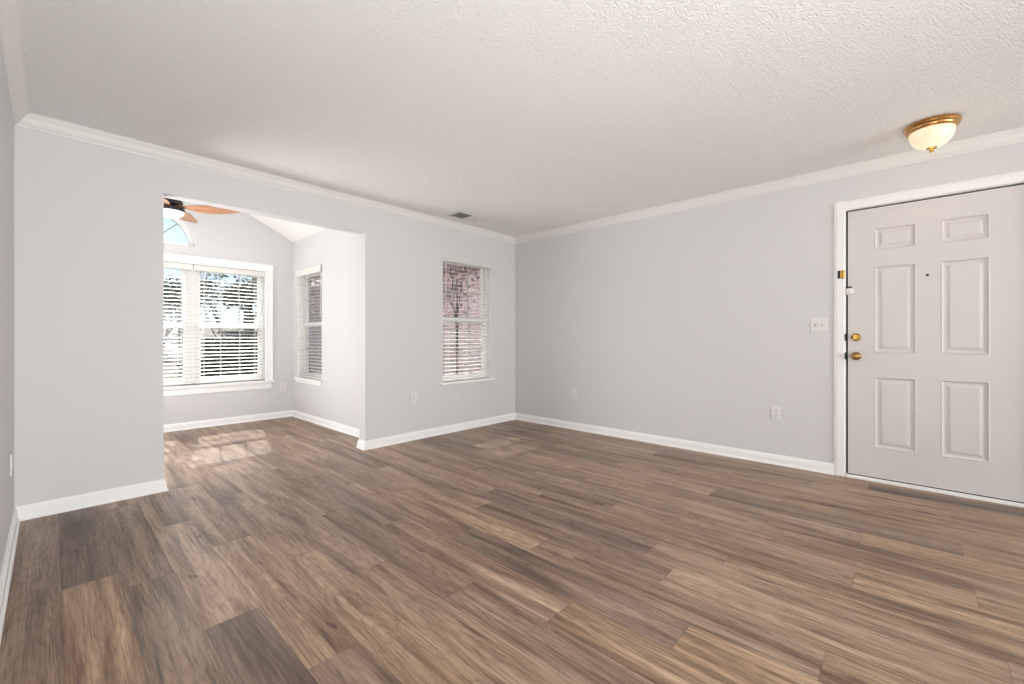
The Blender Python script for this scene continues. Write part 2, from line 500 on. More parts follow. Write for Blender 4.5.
# ------------------------------------------------------------------ floor
def build_floor():
    W, L, X0 = 0.181, 1.225, 0.033
    # row: (a joint's Y, {sample Y inside a plank: (tone, warmth)})
    rows = {
        -2: (2.1, {}), -1: (2.79, {3.3: (.74, .5), 2.0: (.72, .6)}),
        0: (2.694, {3.2: (.52, .6), 2.2: (1.02, .9)}),
        1: (2.514, {3.2: (.76, .5), 2.0: (.80, .5)}),
        2: (1.937, {2.5: (1.18, .5), 1.3: (.66, .2), 3.6: (1.0, .5)}),
        3: (2.676, {3.2: (1.22, .6), 2.0: (1.12, .7), .8: (.80, .4)}),  # light tones here and in the row above carry the sunroom's reflection
        4: (2.24, {3.0: (1.0, .5), 1.8: (.98, .8)}),
        5: (3.11, {3.6: (1.05, .5), 2.5: (.92, .4), 1.4: (.9, .6)}),
        6: (1.431, {2.0: (.80, .5), .9: (.82, .4), 3.2: (.94, .5)}),
        7: (2.25, {2.9: (.74, .4), 1.6: (1.05, .5), .5: (.95, .8)}),
        8: (1.84, {2.5: (1.03, .5), 1.2: (.70, .3), 0.2: (1.02, .9)}),
        9: (1.44, {2.0: (1.05, .7), .8: (.82, .5), -.3: (.95, .8), 3.2: (.9, .4)}),
        10: (2.045, {2.6: (.95, .5), 1.4: (.76, .4), .2: (.98, .6), 3.6: (.75, .4)}),
        11: (.984, {1.6: (.70, .2), .4: (.93, .6), 2.8: (1.0, .4)}),
        12: (1.89, {2.5: (1.0, .5), 1.3: (.86, .6), .1: (.90, .8)}),
        13: (1.412, {2.0: (.86, .4), .8: (.84, .6), -.4: (1.03, .9), 3.2: (.95, .5)}),
        14: (1.02, {1.6: (.84, .4), .4: (1.02, .7), -.7: (.82, .8), 2.8: (.9, .4)}),
        15: (1.85, {2.5: (.90, .4), 1.2: (1.08, .5), 0: (.84, .7), 3.6: (.7, .4)}),
        16: (1.421, {2.0: (1.05, .5), .8: (.86, .5), -.5: (1.0, .9), 3.2: (.88, .4)}),
        17: (1.026, {1.6: (1.0, .5), .4: (.63, .5), -.6: (.96, .9), 2.8: (.92, .4)}),
        18: (1.861, {2.4: (.66, .3), 1.2: (.98, .6), 0: (.84, .8), 3.4: (.95, .5)}),
        19: (1.426, {2.0: (.95, .5), .8: (.98, .7), -.5: (.96, .9), 3.2: (.85, .4)}),
        20: (1.041, {1.6: (1.08, .5), .4: (.94, .8), -.7: (.8, .6), 2.8: (.9, .4)}),
        21: (1.769, {2.4: (.9, .5), 1.2: (.74, .5), .1: (.98, .8), 3.4: (.8, .4)}),
        22: (1.449, {2.0: (.82, .5), .8: (1.0, .6), -.5: (.60, .4), 3.2: (.85, .4)}),
        23: (1.0, {}),
    }
    XA, XZ, Y0, Y1 = SX0 - 0.05, XB + 0.05, YR - 0.05, SY + 0.05
    vs, fs, uvs, cols = [], [], [], []
    rng = random.Random(11)
    r0 = math.floor((XA - X0) / W); r1 = math.floor((XZ - X0) / W)
    stag = [0.2, 1.02, 0.63, 1.43]
    for r in range(r0, r1 + 1):
        j, tones = rows.get(r, (stag[r % 4] + 0.0, {}))
        k0 = math.floor((Y0 - j) / L); k1 = math.floor((Y1 - j) / L)
        for k in range(k0, k1 + 1):
            ya, yb = j + k * L, j + (k + 1) * L
            xa, xb = X0 + r * W, X0 + (r + 1) * W
            cx0, cx1, cy0, cy1 = max(xa, XA), min(xb, XZ), max(ya, Y0), min(yb, Y1)
            if cx1 - cx0 < 1e-4 or cy1 - cy0 < 1e-4: continue
            t = None
            for yy, tv in tones.items():
                if ya <= yy < yb: t = tv
            rt = (rng.choice([.75, .85, .92, .97, 1.0, 1.04, 1.08]), rng.uniform(.3, .7))
            if t is None: t = rt
            sd = rng.random()
            b = len(vs)
            vs += [(cx0, cy0, 0), (cx1, cy0, 0), (cx1, cy1, 0), (cx0, cy1, 0)]
            fs.append((b, b + 1, b + 2, b + 3))
            uvs += [(cx0 - xa, cy0 - ya), (cx1 - xa, cy0 - ya), (cx1 - xa, cy1 - ya), (cx0 - xa, cy1 - ya)]
            cols += [(t[0] / 2, sd, t[1], 1)] * 4
    n = len(fs)
    # body of the slab under the planks
    me = bpy.data.meshes.new('floor')
    b = len(vs)
    vs += [(XA, Y0, -.12), (XZ, Y0, -.12), (XZ, Y1, -.12), (XA, Y1, -.12), (XA, Y0, -.001), (XZ, Y0, -.001), (XZ, Y1, -.001), (XA, Y1, -.001)]
    for f in [(0, 3, 2, 1), (0, 1, 5, 4), (1, 2, 6, 5), (2, 3, 7, 6), (3, 0, 4, 7)]:
        fs.append(tuple(i + b for i in f)); uvs += [(0.09, 0.5)] * 4; cols += [(.45, .5, .5, 1)] * 4
    me.from_pydata(vs, [], fs)
    ul = me.uv_layers.new(name='plank')
    for i, u in enumerate(uvs): ul.data[i].uv = u
    ca = me.color_attributes.new(name='plank_tone', type='FLOAT_COLOR', domain='CORNER')
    for i, c in enumerate(cols): ca.data[i].color = c
    me.materials.append(M['planks'])
    o = bpy.data.objects.new('floor', me); COL.objects.link(o)
    struct(o, 'brown vinyl plank floor running from the room into the sunroom')


build_floor()

# ------------------------------------------------------------------ walls and ceilings
HT = HC + 0.12
w = MB()      # wall with the wide opening and the narrow window
ZT = 3.55
w.box(SX0 - .15, OX0, YA, YA + TA, -.1, ZT)
w.box(OX0, OX1, YA, YA + TA, OZ, ZT)
w.box(OX1, WX0, YA, YA + TA, -.1, ZT)
w.box(WX0, WX1, YA, YA + TA + .03, -.1, WZ0)
w.box(WX0, WX1, YA, YA + TA + .03, WZ1 + .05, ZT)
w.box(WX1, XB + .15, YA, YA + TA + .03, -.1, ZT)
w.box(SX1 + .13, WX0, YA + TA, YA + TA + .03, -.1, ZT)
struct(w.build('wall_far', M['wall']), 'light grey wall with the wide opening into the sunroom')

w = MB()
w.box(XL - .12, XL, YR, YA, -.1, HT)
struct(w.build('wall_left', M['wall']), 'light grey wall at the left edge')

DY0, DY1, DZ = -0.570, 0.372, 2.10     # door hole
w = MB()
w.box(XB, XB + .14, DY1 + .02, YA, -.1, HT)
w.box(XB, XB + .14, DY0 - .02, DY1 + .02, DZ + .02, HT)
w.box(XB, XB + .14, YR, DY0 - .02, -.1, HT)
struct(w.build('wall_right', M['wall']), 'light grey wall with the white entry door')

w = MB()
w.box(XL - .12, .40, YR - .12, YR, -.1, HT); w.box(3.70, XB + .14, YR - .12, YR, -.1, HT)
w.box(.40, 3.70, YR - .12, YR, 2.38, HT); w.box(.40, 3.70, YR - .12, YR, -.1, .26)
struct(w.build('wall_rear', M['wall']), 'light grey wall behind the camera')

w = MB(); w.box(XL - .12, XB + .14, YR - .12, YA, HC, HT)
struct(w.build('ceiling', M['popcorn']), 'white popcorn textured ceiling')

w = MB()      # gable wall of the sunroom
TSY = .14
w.box(SX0 - .13, TW0, SY, SY + TSY, -.1, AZ); w.box(TW1, SX1 + .13, SY, SY + TSY, -.1, AZ)
w.box(TW0, TW1, SY, SY + TSY, -.1, TZ0); w.box(TW0, TW1, SY, SY + TSY, TZ1, AZ)
xs = sorted(set([SX0 - .13, SX0, RIDGE_X, SX1, SX1 + .13] + [AC - AR * math.cos(math.pi * i / 36) for i in range(37)]))


def arch_z(x):
    d = AR * AR - (x - AC) ** 2
    return AZ + (math.sqrt(d) if d > 1e-9 else 0)


for a, b in zip(xs[:-1], xs[1:]):
    if b - a < 1e-6: continue
    vs = [(x, y, z) for y in (SY, SY + TSY) for x, z in ((a, arch_z(a)), (b, arch_z(b)), (b, roof_z(b) + .1), (a, roof_z(a) + .1))]
    w.add(vs, [(0, 1, 2, 3), (4, 7, 6, 5), (0, 4, 5, 1), (3, 2, 6, 7)])
struct(w.build('wall_sunroom_far', M['wall']), 'sunroom gable wall with triple window and arched window')

w = MB()
w.box(SX1, SX1 + .13, YA + TA, RW0, -.1, HS + .1); w.box(SX1, SX1 + .13, RW1, SY, -.1, HS + .1)
w.box(SX1, SX1 + .13, RW0, RW1, -.1, RZ0); w.box(SX1, SX1 + .13, RW0, RW1, RZ1, HS + .1)
struct(w.build('wall_sunroom_right', M['wall']), 'sunroom side wall with a narrow window')
w = MB(); w.box(SX0 - .13, SX0, YA + TA, SY, -.1, HS + .1)
struct(w.build('wall_sunroom_left', M['wall']), 'sunroom side wall out of sight on the left')

w = MB()      # vaulted sunroom ceiling
for xa, xb in ((SX0 - .13, RIDGE_X), (RIDGE_X, SX1 + .13)):
    za, zb = roof_z(xa), roof_z(xb)
    vs = [(x, y, z + t) for t in (0, .14) for x, z, y in ((xa, za, YA + TA), (xb, zb, YA + TA), (xb, zb, SY), (xa, za, SY))]
    w.add(vs, [(0, 1, 2, 3), (4, 7, 6, 5), (0, 4, 5, 1), (1, 5, 6, 2), (2, 6, 7, 3), (3, 7, 4, 0)])
struct(w.build('ceiling_sunroom', M['smooth_ceiling']), 'white vaulted ceiling of the sunroom')

# baseboards
BB = [(0, 0), (.025, 0), (.0245, .007), (.021, .014), (.0165, .018), (.0155, .060), (.0115, .066), (.0115, .072), (.006, .080), (.004, .086), (0, .086)]
BS = [(.015, 0), (.024, 0), (.0225, .006), (.019, .010), (.015, .012)]


def base(name, segs, label):
    m = MB()
    for p0, p1, out, m0, m1 in segs:
        m.prism(BB, p0, p1, out=out, m0=m0, m1=m1)
    struct(m.build(name, M['trim']), label)


base('baseboard_left', [((XL, YR, 0), (XL, YA, 0), (1, 0, 0), 0, 1)], 'white baseboard along the left wall')
base('baseboard_far', [((XL, YA, 0), (OX0, YA, 0), (0, -1, 0), 1, -1), ((OX0, YA, 0), (OX0, YA + TA, 0), (1, 0, 0), -1, -1),
                       ((OX1, YA + TA, 0), (OX1, YA, 0), (-1, 0, 0), -1, -1), ((OX1, YA, 0), (XB, YA, 0), (0, -1, 0), -1, 1)],
     'white baseboard along the far wall, returning into the opening')
base('baseboard_right', [((XB, YA, 0), (XB, .447, 0), (-1, 0, 0), 1, 0), ((XB, DY0 - .075, 0), (XB, YR, 0), (-1, 0, 0), 0, 0)],
     'white baseboard along the wall with the entry door')
base('baseboard_sunroom_far', [((SX0, SY, 0), (SX1, SY, 0), (0, -1, 0), 1, 1)], 'white baseboard under the sunroom triple window')
base('baseboard_sunroom_right', [((SX1, SY, 0), (SX1, YA + TA, 0), (-1, 0, 0), 1, 1)], 'white baseboard along the sunroom side wall')
base('baseboard_sunroom_near', [((SX1, YA + TA, 0), (OX1, YA + TA, 0), (0, 1, 0), 1, -1)], 'white baseboard on the sunroom side of the far wall')

# crown moulding
CR = [(0, -.078), (.006, -.078), (.009, -.068), (.018, -.062), (.030, -.046), (.038, -.028), (.050, -.016), (.055, -.008), (.062, -.006), (.062, 0), (0, 0)]


def crown(name, segs, label):
    m = MB()
    for p0, p1, out, m0, m1 in segs: m.prism(CR, p0, p1, out=out, m0=m0, m1=m1)
    struct(m.build(name, M['crown'], smooth=False), label)


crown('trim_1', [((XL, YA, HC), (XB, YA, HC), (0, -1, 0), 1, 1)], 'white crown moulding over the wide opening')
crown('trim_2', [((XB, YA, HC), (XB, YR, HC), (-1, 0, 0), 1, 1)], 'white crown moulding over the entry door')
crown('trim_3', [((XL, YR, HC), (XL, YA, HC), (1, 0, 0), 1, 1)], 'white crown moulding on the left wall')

# ------------------------------------------------------------------ entry door
CP = [(0, 0), (.012, 0), (.017, .004), (.017, .050), (.013, .062), (.010, .070), (.0, .070)]     # casing profile: (out of wall, away from door)
dc = empty('trim_4', (XB, -.1, 0))
struct(dc, 'white casing around the entry door')
m = MB()
CW = .070
# the profile laid over the face: o = out of the wall (-X), u = away from the hole
m.prism(CP, (XB, DY1 + .004, 0), (XB, DY1 + .004, DZ + .004 + CW), up=(0, 1, 0), out=(-1, 0, 0))
m.prism(CP, (XB, DY0 - .004, 0), (XB, DY0 - .004, DZ + .004 + CW), up=(0, -1, 0), out=(-1, 0, 0))
m.prism(CP, (XB, DY0 - .004, DZ + .004), (XB, DY1 + .004, DZ + .004), up=(0, 0, 1), out=(-1, 0, 0))
m.build('casing', M['trim'], dc)
m = MB()
m.box(XB + .0, XB + .14, DY1, DY1 + .02, 0, DZ + .02); m.box(XB, XB + .14, DY0 - .02, DY0, 0, DZ + .02); m.box(XB, XB + .14, DY0, DY1, DZ, DZ + .02)
m.build('jamb', M['trim'], dc)
m = MB()      # rubber seal in the rebate: the dark line round the slab
m.box(XB + .035, XB + .13, DY1 - .014, DY1, .02, DZ); m.box(XB + .035, XB + .13, DY0, DY0 + .014, .02, DZ); m.box(XB + .035, XB + .13, DY0, DY1, DZ - .014, DZ)
m.build('weather_seal', M['black'], dc)
m = MB(); m.box(XB - .022, XB + .14, DY0, DY1, 0, .016); m.box(XB - .004, XB + .14, DY0, DY1, .016, .022)
m.build('threshold', M['trim'], dc, bevel=.003)
for z in (1.10, .954):
    m = MB(); m.box(XB - .0015, XB + .02, DY1 - .0015, DY1 + .002, z - .030, z + .030)
    m.box(XB - .0175, XB - .0, DY1 + .0035, DY1 + .007, z - .024, z + .024)
    m.build('strike_plate', M['dark'], dc)['label'] = 'dark strike plate on the jamb'

door = empty('door_1', (XB, -.1, 0))
struct(door, 'white six panel entry door with brass locks', None)
SL0, SL1, SZ0, SZ1 = DY0 + .015, DY1 - .013, .030, DZ - .013     # slab
SF = XB + .003                                                     # its face
pan = []
for ya, yb in ((.201, -.034), (-.159, -.394)):
    for za, zb in ((.254, .799), (.980, 1.640), (1.762, 1.932)):
        pan.append((min(ya, yb), max(ya, yb), za, zb))
m = MB()
ys = sorted(set([SL0, SL1] + [p[0] for p in pan] + [p[1] for p in pan]))
zs = sorted(set([SZ0, SZ1] + [p[2] for p in pan] + [p[3] for p in pan]))
for a, b in zip(ys[:-1], ys[1:]):
    for c, d in zip(zs[:-1], zs[1:]):
        if any(abs(a - p[0]) < 1e-5 and abs(c - p[2]) < 1e-5 for p in pan): continue
        m.add([(SF, a, c), (SF, b, c), (SF, b, d), (SF, a, d)], [(0, 1, 2, 3)])
for (a, b, c, d) in pan:       # sunk ogee and raised field
    rings = [(0, 0), (.006, -.0025), (.012, .007), (.020, .0105), (.030, .0105), (.046, .003), (.052, .0025)]
    prev = None
    for ins, dep in rings:
        q = [(SF + dep, a + ins, c + ins), (SF + dep, b - ins, c + ins), (SF + dep, b - ins, d - ins), (SF + dep, a + ins, d - ins)]
        if prev:
            for i in range(4):
                j = (i + 1) % 4
                m.add([prev[i], prev[j], q[j], q[i]], [(0, 1, 2, 3)])
        prev = q
    m.add(prev, [(0, 1, 2, 3)])
m.add([(SF, SL0, SZ0), (SF, SL1, SZ0), (SF, SL1, SZ1), (SF, SL0, SZ1), (SF + .044, SL0, SZ0), (SF + .044, SL1, SZ0), (SF + .044, SL1, SZ1), (SF + .044, SL0, SZ1)],
      [(4, 7, 6, 5), (0, 1, 5, 4), (1, 2, 6, 5), (2, 3, 7, 6), (3, 0, 4, 7)])
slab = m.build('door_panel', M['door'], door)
m = MB(); m.box(SF + .002, SF + .040, SL0, SL1, SZ0 - .0075, SZ0); m.build('door_sweep', M['black'], door)


def knob(z, mat, name, prof):
    k = MB().lathe([(r, -h) for r, h in prof], 28, (SF, .309, z), 'X')
    return k.build(name, mat, door, smooth=True)


db = knob(1.10, M['brass'], 'deadbolt', [(.0, 0), (.031, 0), (.031, .006), (.027, .012), (.022, .016), (.019, .020), (.0, .020)])
m = MB(); m.box(SF - .036, SF - .018, .309 - .005, .309 + .005, 1.10 - .016, 1.10 + .016)
m.build('thumb_turn', M['brass'], db, bevel=.003)
kb = knob(.954, M['antique_brass'], 'door_knob', [(.0, 0), (.033, 0), (.032, .005), (.024, .010), (.013, .014), (.0115, .028), (.016, .034), (.025, .042), (.029, .052), (.028, .062), (.020, .070), (.010, .073), (.0, .0735)])
m = MB().lathe([(0, 0), (.0085, 0), (.0085, -.004), (.006, -.0055), (0, -.0055)], 18, (SF, -.092, 1.546), 'X')
m.build('peephole', M['dark'], door, smooth=True)
# hinged white catch just below the brass keeper
ct = MB().lathe([(0, 0), (.027, 0), (.029, -.006), (.028, -.016), (.019, -.021), (0, -.022)], 24, (SF, .350, 1.459), 'X').build('catch_disc', M['plastic'], door, smooth=True)
ct['label'] = 'round white catch'
m = MB()
for k in range(10):
    a0, a1 = math.pi * k / 10, math.pi * (k + 1) / 10
    m.add([(SF - d, .350 + .019 * math.cos(a), 1.487 + zz) for d in (0, .012) for a, zz in ((a0, 0), (a1, 0))] +
          [(SF - d, .350 + .019 * math.cos(a), 1.487 + .013 * math.sin(a)) for d in (0, .012) for a in (a0, a1)],
          [(0, 1, 5, 4), (2, 6, 7, 3), (4, 5, 7, 6), (0, 2, 3, 1)])
m.build('catch_cap', M['black'], ct)

# brass keeper of the swing guard, screwed on the casing
g = empty('door_guard', (XB - .017, .398, 1.575))
tag(g, 'small brass door guard keeper on the casing above the light switch', 'door guard')
m = MB(); m.box(XB - .023, XB - .017, .377, .421, 1.565, 1.628)
m.build('back_plate', M['black'], g, bevel=.001)
m = MB(); m.box(XB - .040, XB - .023, .377, .393, 1.566, 1.627)
m.lathe([(0, 1.566), (.010, 1.566), (.010, 1.627), (0, 1.627)], 20, (XB - .034, .384, 0), 'Z'); m.box(XB - .032, XB - .023, .386, .404, 1.567, 1.626)
m.build('keeper', M['brass'], g, smooth=True)


# ------------------------------------------------------------------ wall plates
def outlet(pos, out, side, label, group=None):
    """pos: centre on the wall; out: normal; side: horizontal direction along the wall"""
    P, O, A = Vector(pos), Vector(out), Vector(side)
    t = empty('wall_outlet', P); tag(t, label, 'outlet', group)

    def bx(m, a0, a1, z0, z1, d0, d1):
        c = [P + A * a + O * d + Vector((0, 0, z)) for d in (d0, d1) for a, z in ((a0, z0), (a1, z0), (a1, z1), (a0, z1))]
        return m.add(c, [(0, 1, 2, 3), (4, 7, 6, 5), (0, 4, 5, 1), (1, 5, 6, 2), (2, 6, 7, 3), (3, 7, 4, 0)])
    bx(MB(), -.036, .036, -.058, .058, 0, .007).build('cover_plate', M['plastic'], t, bevel=.003)
    for s in (-1, 1):
        f = bx(MB(), -.017, .017, s * .0205 - .0145, s * .0205 + .0145, .007, .0098).build('receptacle', M['plastic'], t, bevel=.002)
        k = MB()
        bx(k, -.0085, -.0055, s * .0205 - .0005, s * .0205 + .0085, .0098, .0102)
        bx(k, .0055, .0085, s * .0205 + .0005, s * .0205 + .0085, .0098, .0102)
        bx(k, -.0028, .0028, s * .0205 - .0105, s * .0205 - .005, .0098, .0102)
        k.build('socket_slots', M['slot'], f)
    bx(MB(), -.003, .003, -.003, .003, .007, .0085).build('screw', M['toggle'], t)
    return t


outlet((2.660, YA, .455), (0, -1, 0), (1, 0, 0), 'white wall outlet left of the narrow window, beside the wide opening')
outlet((XB, 2.957, .435), (-1, 0, 0), (0, 1, 0), 'white wall outlet near the far corner on the long blank wall')
outlet((XB, .851, .445), (-1, 0, 0), (0, 1, 0), 'white wall outlet nearest the entry door')
outlet((2.189, SY, .420), (0, -1, 0), (1, 0, 0), 'white wall outlet in the sunroom, right of the triple window')
outlet((XL, 3.52, .420), (1, 0, 0), (0, 1, 0), 'white wall outlet seen edge-on on the left wall')

t = empty('light_switch', (XB, .545, 1.20)); tag(t, 'white double light switch beside the entry door casing', 'light switch')
m = MB(); m.box(XB - .006, XB, .545 - .058, .545 + .058, 1.20 - .058, 1.20 + .058)
m.build('cover_plate', M['plastic'], t, bevel=.003)
for s in (-1, 1):
    m = MB()
    y = .545 + s * .023
    m.add([(XB - .006, y - .0055, 1.188), (XB - .006, y + .0055, 1.188), (XB - .006, y + .0055, 1.212), (XB - .006, y - .0055, 1.212),
           (XB - .017, y - .0042, 1.203), (XB - .017, y + .0042, 1.203), (XB - .016, y + .0042, 1.213), (XB - .016, y - .0042, 1.213)],
          [(0, 3, 2, 1), (4, 5, 6, 7), (0, 1, 5, 4), (1, 2, 6, 5), (2, 3, 7, 6), (3, 0, 4, 7)])
    m.build('toggle', M['toggle'], t)
    for dz in (-.030, .030):
        MB().lathe([(0, -.0), (.0032, 0), (.0028, -.0012), (0, -.0014)], 10, (XB - .006, y, 1.20 + dz), 'X').build('screw', M['toggle'], t)

# ------------------------------------------------------------------ ceiling vent
VX0, VX1, VY0, VY1 = 2.955, 3.350, 3.49, 3.70
v = empty('ceiling_vent', ((VX0 + VX1) / 2, (VY0 + VY1) / 2, HC)); tag(v, 'white ceiling air vent above the narrow window', 'vent')
m = MB()
F = .022
m.box(VX0, VX1, VY0, VY0 + F, HC - .006, HC); m.box(VX0, VX1, VY1 - F, VY1, HC - .006, HC)
m.box(VX0, VX0 + F, VY0 + F, VY1 - F, HC - .006, HC); m.box(VX1 - F, VX1, VY0 + F, VY1 - F, HC - .006, HC)
xm = (VX0 + VX1) / 2
m.box(xm - .006, xm + .006, VY0 + F, VY1 - F, HC - .006, HC)
m.build('frame', M['vent'], v, bevel=.002)
m = MB(); m.box(VX0 + F, VX1 - F, VY0 + F, VY1 - F, HC - .0012, HC - .0004); m.build('duct_opening', M['vent_dark'], v)
for x0, x1, sg in ((VX0 + F, xm - .006, 1), (xm + .006, VX1 - F, -1)):
    m = MB()
    n = 9
    for i in range(n):
        x = x0 + (x1 - x0) * (i + .5) / n
        dx = .0085 * sg
        m.add([(x - dx, VY0 + F, HC - .0125), (x - dx, VY1 - F, HC - .0125), (x + dx, VY1 - F, HC - .0015), (x + dx, VY0 + F, HC - .0015),
               (x - dx + .001, VY0 + F, HC - .0125), (x - dx + .001, VY1 - F, HC - .0125), (x + dx + .001, VY1 - F, HC - .0015), (x + dx + .001, VY0 + F, HC - .0015)],
              [(0, 1, 2, 3), (7, 6, 5, 4), (0, 4, 5, 1), (1, 5, 6, 2), (2, 6, 7, 3), (3, 7, 4, 0)])
    m.build('louvers', M['vent'], v)


# ------------------------------------------------------------------ flush ceiling lamp
def ceiling_lamp(x, y, label, watts):
    t = empty('ceiling_light', (x, y, HC)); tag(t, label, 'ceiling light')
    pan_ = [(.0, 0), (.142, 0), (.147, -.004), (.147, -.010), (.143, -.014), (.145, -.019), (.142, -.024), (.136, -.028), (.137, -.034), (.132, -.042), (.124, -.048), (.116, -.048), (.116, -.040), (0, -.040)]
    MB().lathe([(r_ * .90, h_) for r_, h_ in pan_], 56, (x, y, HC)).build('base_ring', M['lamp_brass'], t, smooth=True)
    bowl = []
    for i in range(17):
        a = math.pi / 2 * i / 16
        bowl.append((.119 * math.cos(a) ** .8 if i < 16 else 0.004, -.046 - .106 * math.sin(a)))
    MB().lathe([(r_ * .90, h_) for r_, h_ in bowl], 56, (x, y, HC)).build('glass_bowl', M['bowl'], t, smooth=True)
    fin = [(0, -.147), (.026, -.149), (.027, -.153), (.020, -.158), (.008, -.161), (.006, -.166), (.010, -.170), (.0105, -.175), (.006, -.180), (0, -.182)]
    MB().lathe(fin, 28, (x, y, HC)).build('finial', M['brass'], t, smooth=True)
    l = light('bulb_light', 'POINT', (x, y, HC - .36), watts, (1.0, .80, .58), .07)
    return t


ceiling_lamp(3.772, -.100, 'lit brass and alabaster flush ceiling light in front of the entry door', 0.7)


# ------------------------------------------------------------------ windows
def sash_unit(parent, place, u0, u1, z0, z1, rail_z, stile=.052, dark=False):
    """double-hung unit; place(u, d, z) maps along-wall u, depth d (0 = sash plane, + outwards)"""
    def bx(m, ua, ub, da, db, za, zb):
        c = [place(u, d, z) for d in (da, db) for u, z in ((ua, za), (ub, za), (ub, zb), (ua, zb))]
        return m.add(c, [(0, 1, 2, 3), (4, 7, 6, 5), (0, 4, 5, 1), (1, 5, 6, 2), (2, 6, 7, 3), (3, 7, 4, 0)])
    m = MB(); f = .022
    bx(m, u0, u0 + f, -.03, .05, z0, z1); bx(m, u1 - f, u1, -.03, .05, z0, z1)
    bx(m, u0, u1, -.03, .05, z0, z0 + f); bx(m, u0, u1, -.03, .05, z1 - f, z1)
    m.build('window_frame', M['vinyl'], parent)
    for (za, zb, d0) in ((z0 + f, rail_z + .028, -.016), (rail_z - .028, z1 - f, .014)):
        m = MB()
        a, b = u0 + f, u1 - f
        bx(m, a, a + stile, d0, d0 + .028, za, zb); bx(m, b - stile, b, d0, d0 + .028, za, zb)
        bx(m, a + stile, b - stile, d0, d0 + .028, za, za + .042); bx(m, a + stile, b - stile, d0, d0 + .028, zb - .042, zb)
        s = m.build('sash', M['vinyl'], parent)
        g0, g1, h0, h1 = a + stile, b - stile, za + .042, zb - .042
        m = MB()
        for i in (1, 2):
            u = g0 + (g1 - g0) * i / 3; bx(m, u - .006, u + .006, d0 + .009, d0 + .019, h0, h1)
        z = (h0 + h1) / 2; bx(m, g0, g1, d0 + .0095, d0 + .0185, z - .006, z + .006)
        m.build('muntin', M['grid_backlit'], s)
        m = MB(); bx(m, g0, g1, d0 + .0125, d0 + .0155, h0, h1)
        m.build('glass_pane', M['glass'], s)


def blind(name_loc, place, u0, u1, ztop, zbot, label, group, tilt=10, pitch=.0445, valance_up=.0, vd=-.034, wide=0.0, vmat='slat'):
    """slats hung on ladders; depth d is measured from the blind's own centre line, + outwards"""
    def bx(m, ua, ub, da, db, za, zb):
        c = [place(u, d, z) for d in (da, db) for u, z in ((ua, za), (ub, za), (ub, zb), (ua, zb))]
        return m.add(c, [(0, 1, 2, 3), (4, 7, 6, 5), (0, 4, 5, 1), (1, 5, 6, 2), (2, 6, 7, 3), (3, 7, 4, 0)])
    t = empty('window_blind', place((u0 + u1) / 2, 0, zbot)); tag(t, label, 'window blind', group)
    bx(MB(), u0 + .004, u1 - .004, -.022, .025, ztop - .045, ztop).build('headrail', M['vinyl'], t)
    bx(MB(), u0 - wide, u1 + wide, vd, vd + .010, ztop - .066, ztop + valance_up).build('valance', M[vmat], t, bevel=.003)
    m = MB()
    z = ztop - .085
    ct, st = math.cos(R(tilt)), math.sin(R(tilt))
    while z > zbot + .045:
        n = 5
        top, bot = [], []
        for i in range(n):
            k = -1 + 2 * i / (n - 1)
            a = k * .0205; cr = .0022 * (1 - k * k)
            top.append((a * ct - (cr + .0014) * st, a * st + (cr + .0014) * ct))
            bot.append((a * ct - (cr - .0014) * st, a * st + (cr - .0014) * ct))
        loop = top + bot[::-1]
        k = len(loop)
        vs = [place(u, d, z + h) for u in (u0 + .006, u1 - .006) for d, h in loop]
        m.add(vs, [(i, (i + 1) % k, k + (i + 1) % k, k + i) for i in range(k)] + [tuple(range(k)), tuple(range(k, 2 * k))[::-1]])
        z -= pitch
    m.build('slats', M['slat'], t)
    bx(MB(), u0 + .006, u1 - .006, -.025, .025, zbot + .006, zbot + .024).build('bottom_rail', M['slat'], t, bevel=.003)
    for f in (.14, .86):
        u = u0 + (u1 - u0) * f
        m = MB()
        for d in (-.0262, .0262):
            m.tube([place(u, d, ztop - .05), place(u, d, zbot + .02)], .0011, 6)
        m.tube([place(u, 0.0, ztop - .05), place(u, 0.0, zbot + .02)], .0010, 6)
        m.build('ladder_cord', M['cord'], t)
    # tilt wand
    u = u0 + .05
    MB().tube([place(u, -.030, ztop - .068), place(u, -.030, ztop - .62)], .0035, 8).build('tilt_wand', M['cord'], t)
    return t


# triple window in the gable wall
w1 = empty('window_1', (AC, SY, TZ0)); struct(w1, 'white triple window of the sunroom')
pl = lambda u, d, z: Vector((u, SY + .10 + d, z))
MUL = .062
mulc = 1.182
units = [(TW0, 2 * AC - mulc - MUL / 2), (2 * AC - mulc + MUL / 2, mulc - MUL / 2), (mulc + MUL / 2, TW1)]
for a, b in units: sash_unit(w1, pl, a, b, TZ0, TZ1, 1.245, stile=.036)
m = MB()
for c in (mulc, 2 * AC - mulc): m.box(c - MUL / 2, c + MUL / 2, SY + .062, SY + .14, TZ0, TZ1)
m.build('mullion', M['vinyl'], w1)
m = MB()
CPW = [(0, 0), (.012, 0), (.016, .004), (.016, .066), (.020, .074), (.020, .094), (0, .094)]
m.prism(CPW, (TW1, SY, TZ0 - .005), (TW1, SY, TZ1 + .0), up=(1, 0, 0), out=(0, -1, 0))
m.prism(CPW, (TW0, SY, TZ0 - .005), (TW0, SY, TZ1 + .0), up=(-1, 0, 0), out=(0, -1, 0))
m.prism(CPW, (TW0 - .094, SY, TZ1), (TW1 + .094, SY, TZ1), up=(0, 0, 1), out=(0, -1, 0))
m.build('casing', M['trim'], w1)
m = MB(); m.box(TW0 - .115, TW1 + .110, SY - .045, SY, TZ0 - .032, TZ0 - .005); m.box(TW0, TW1, SY - .0, SY + .07, TZ0 - .032, TZ0)
m.build('window_sill', M['trim'], w1, bevel=.004)
m = MB()
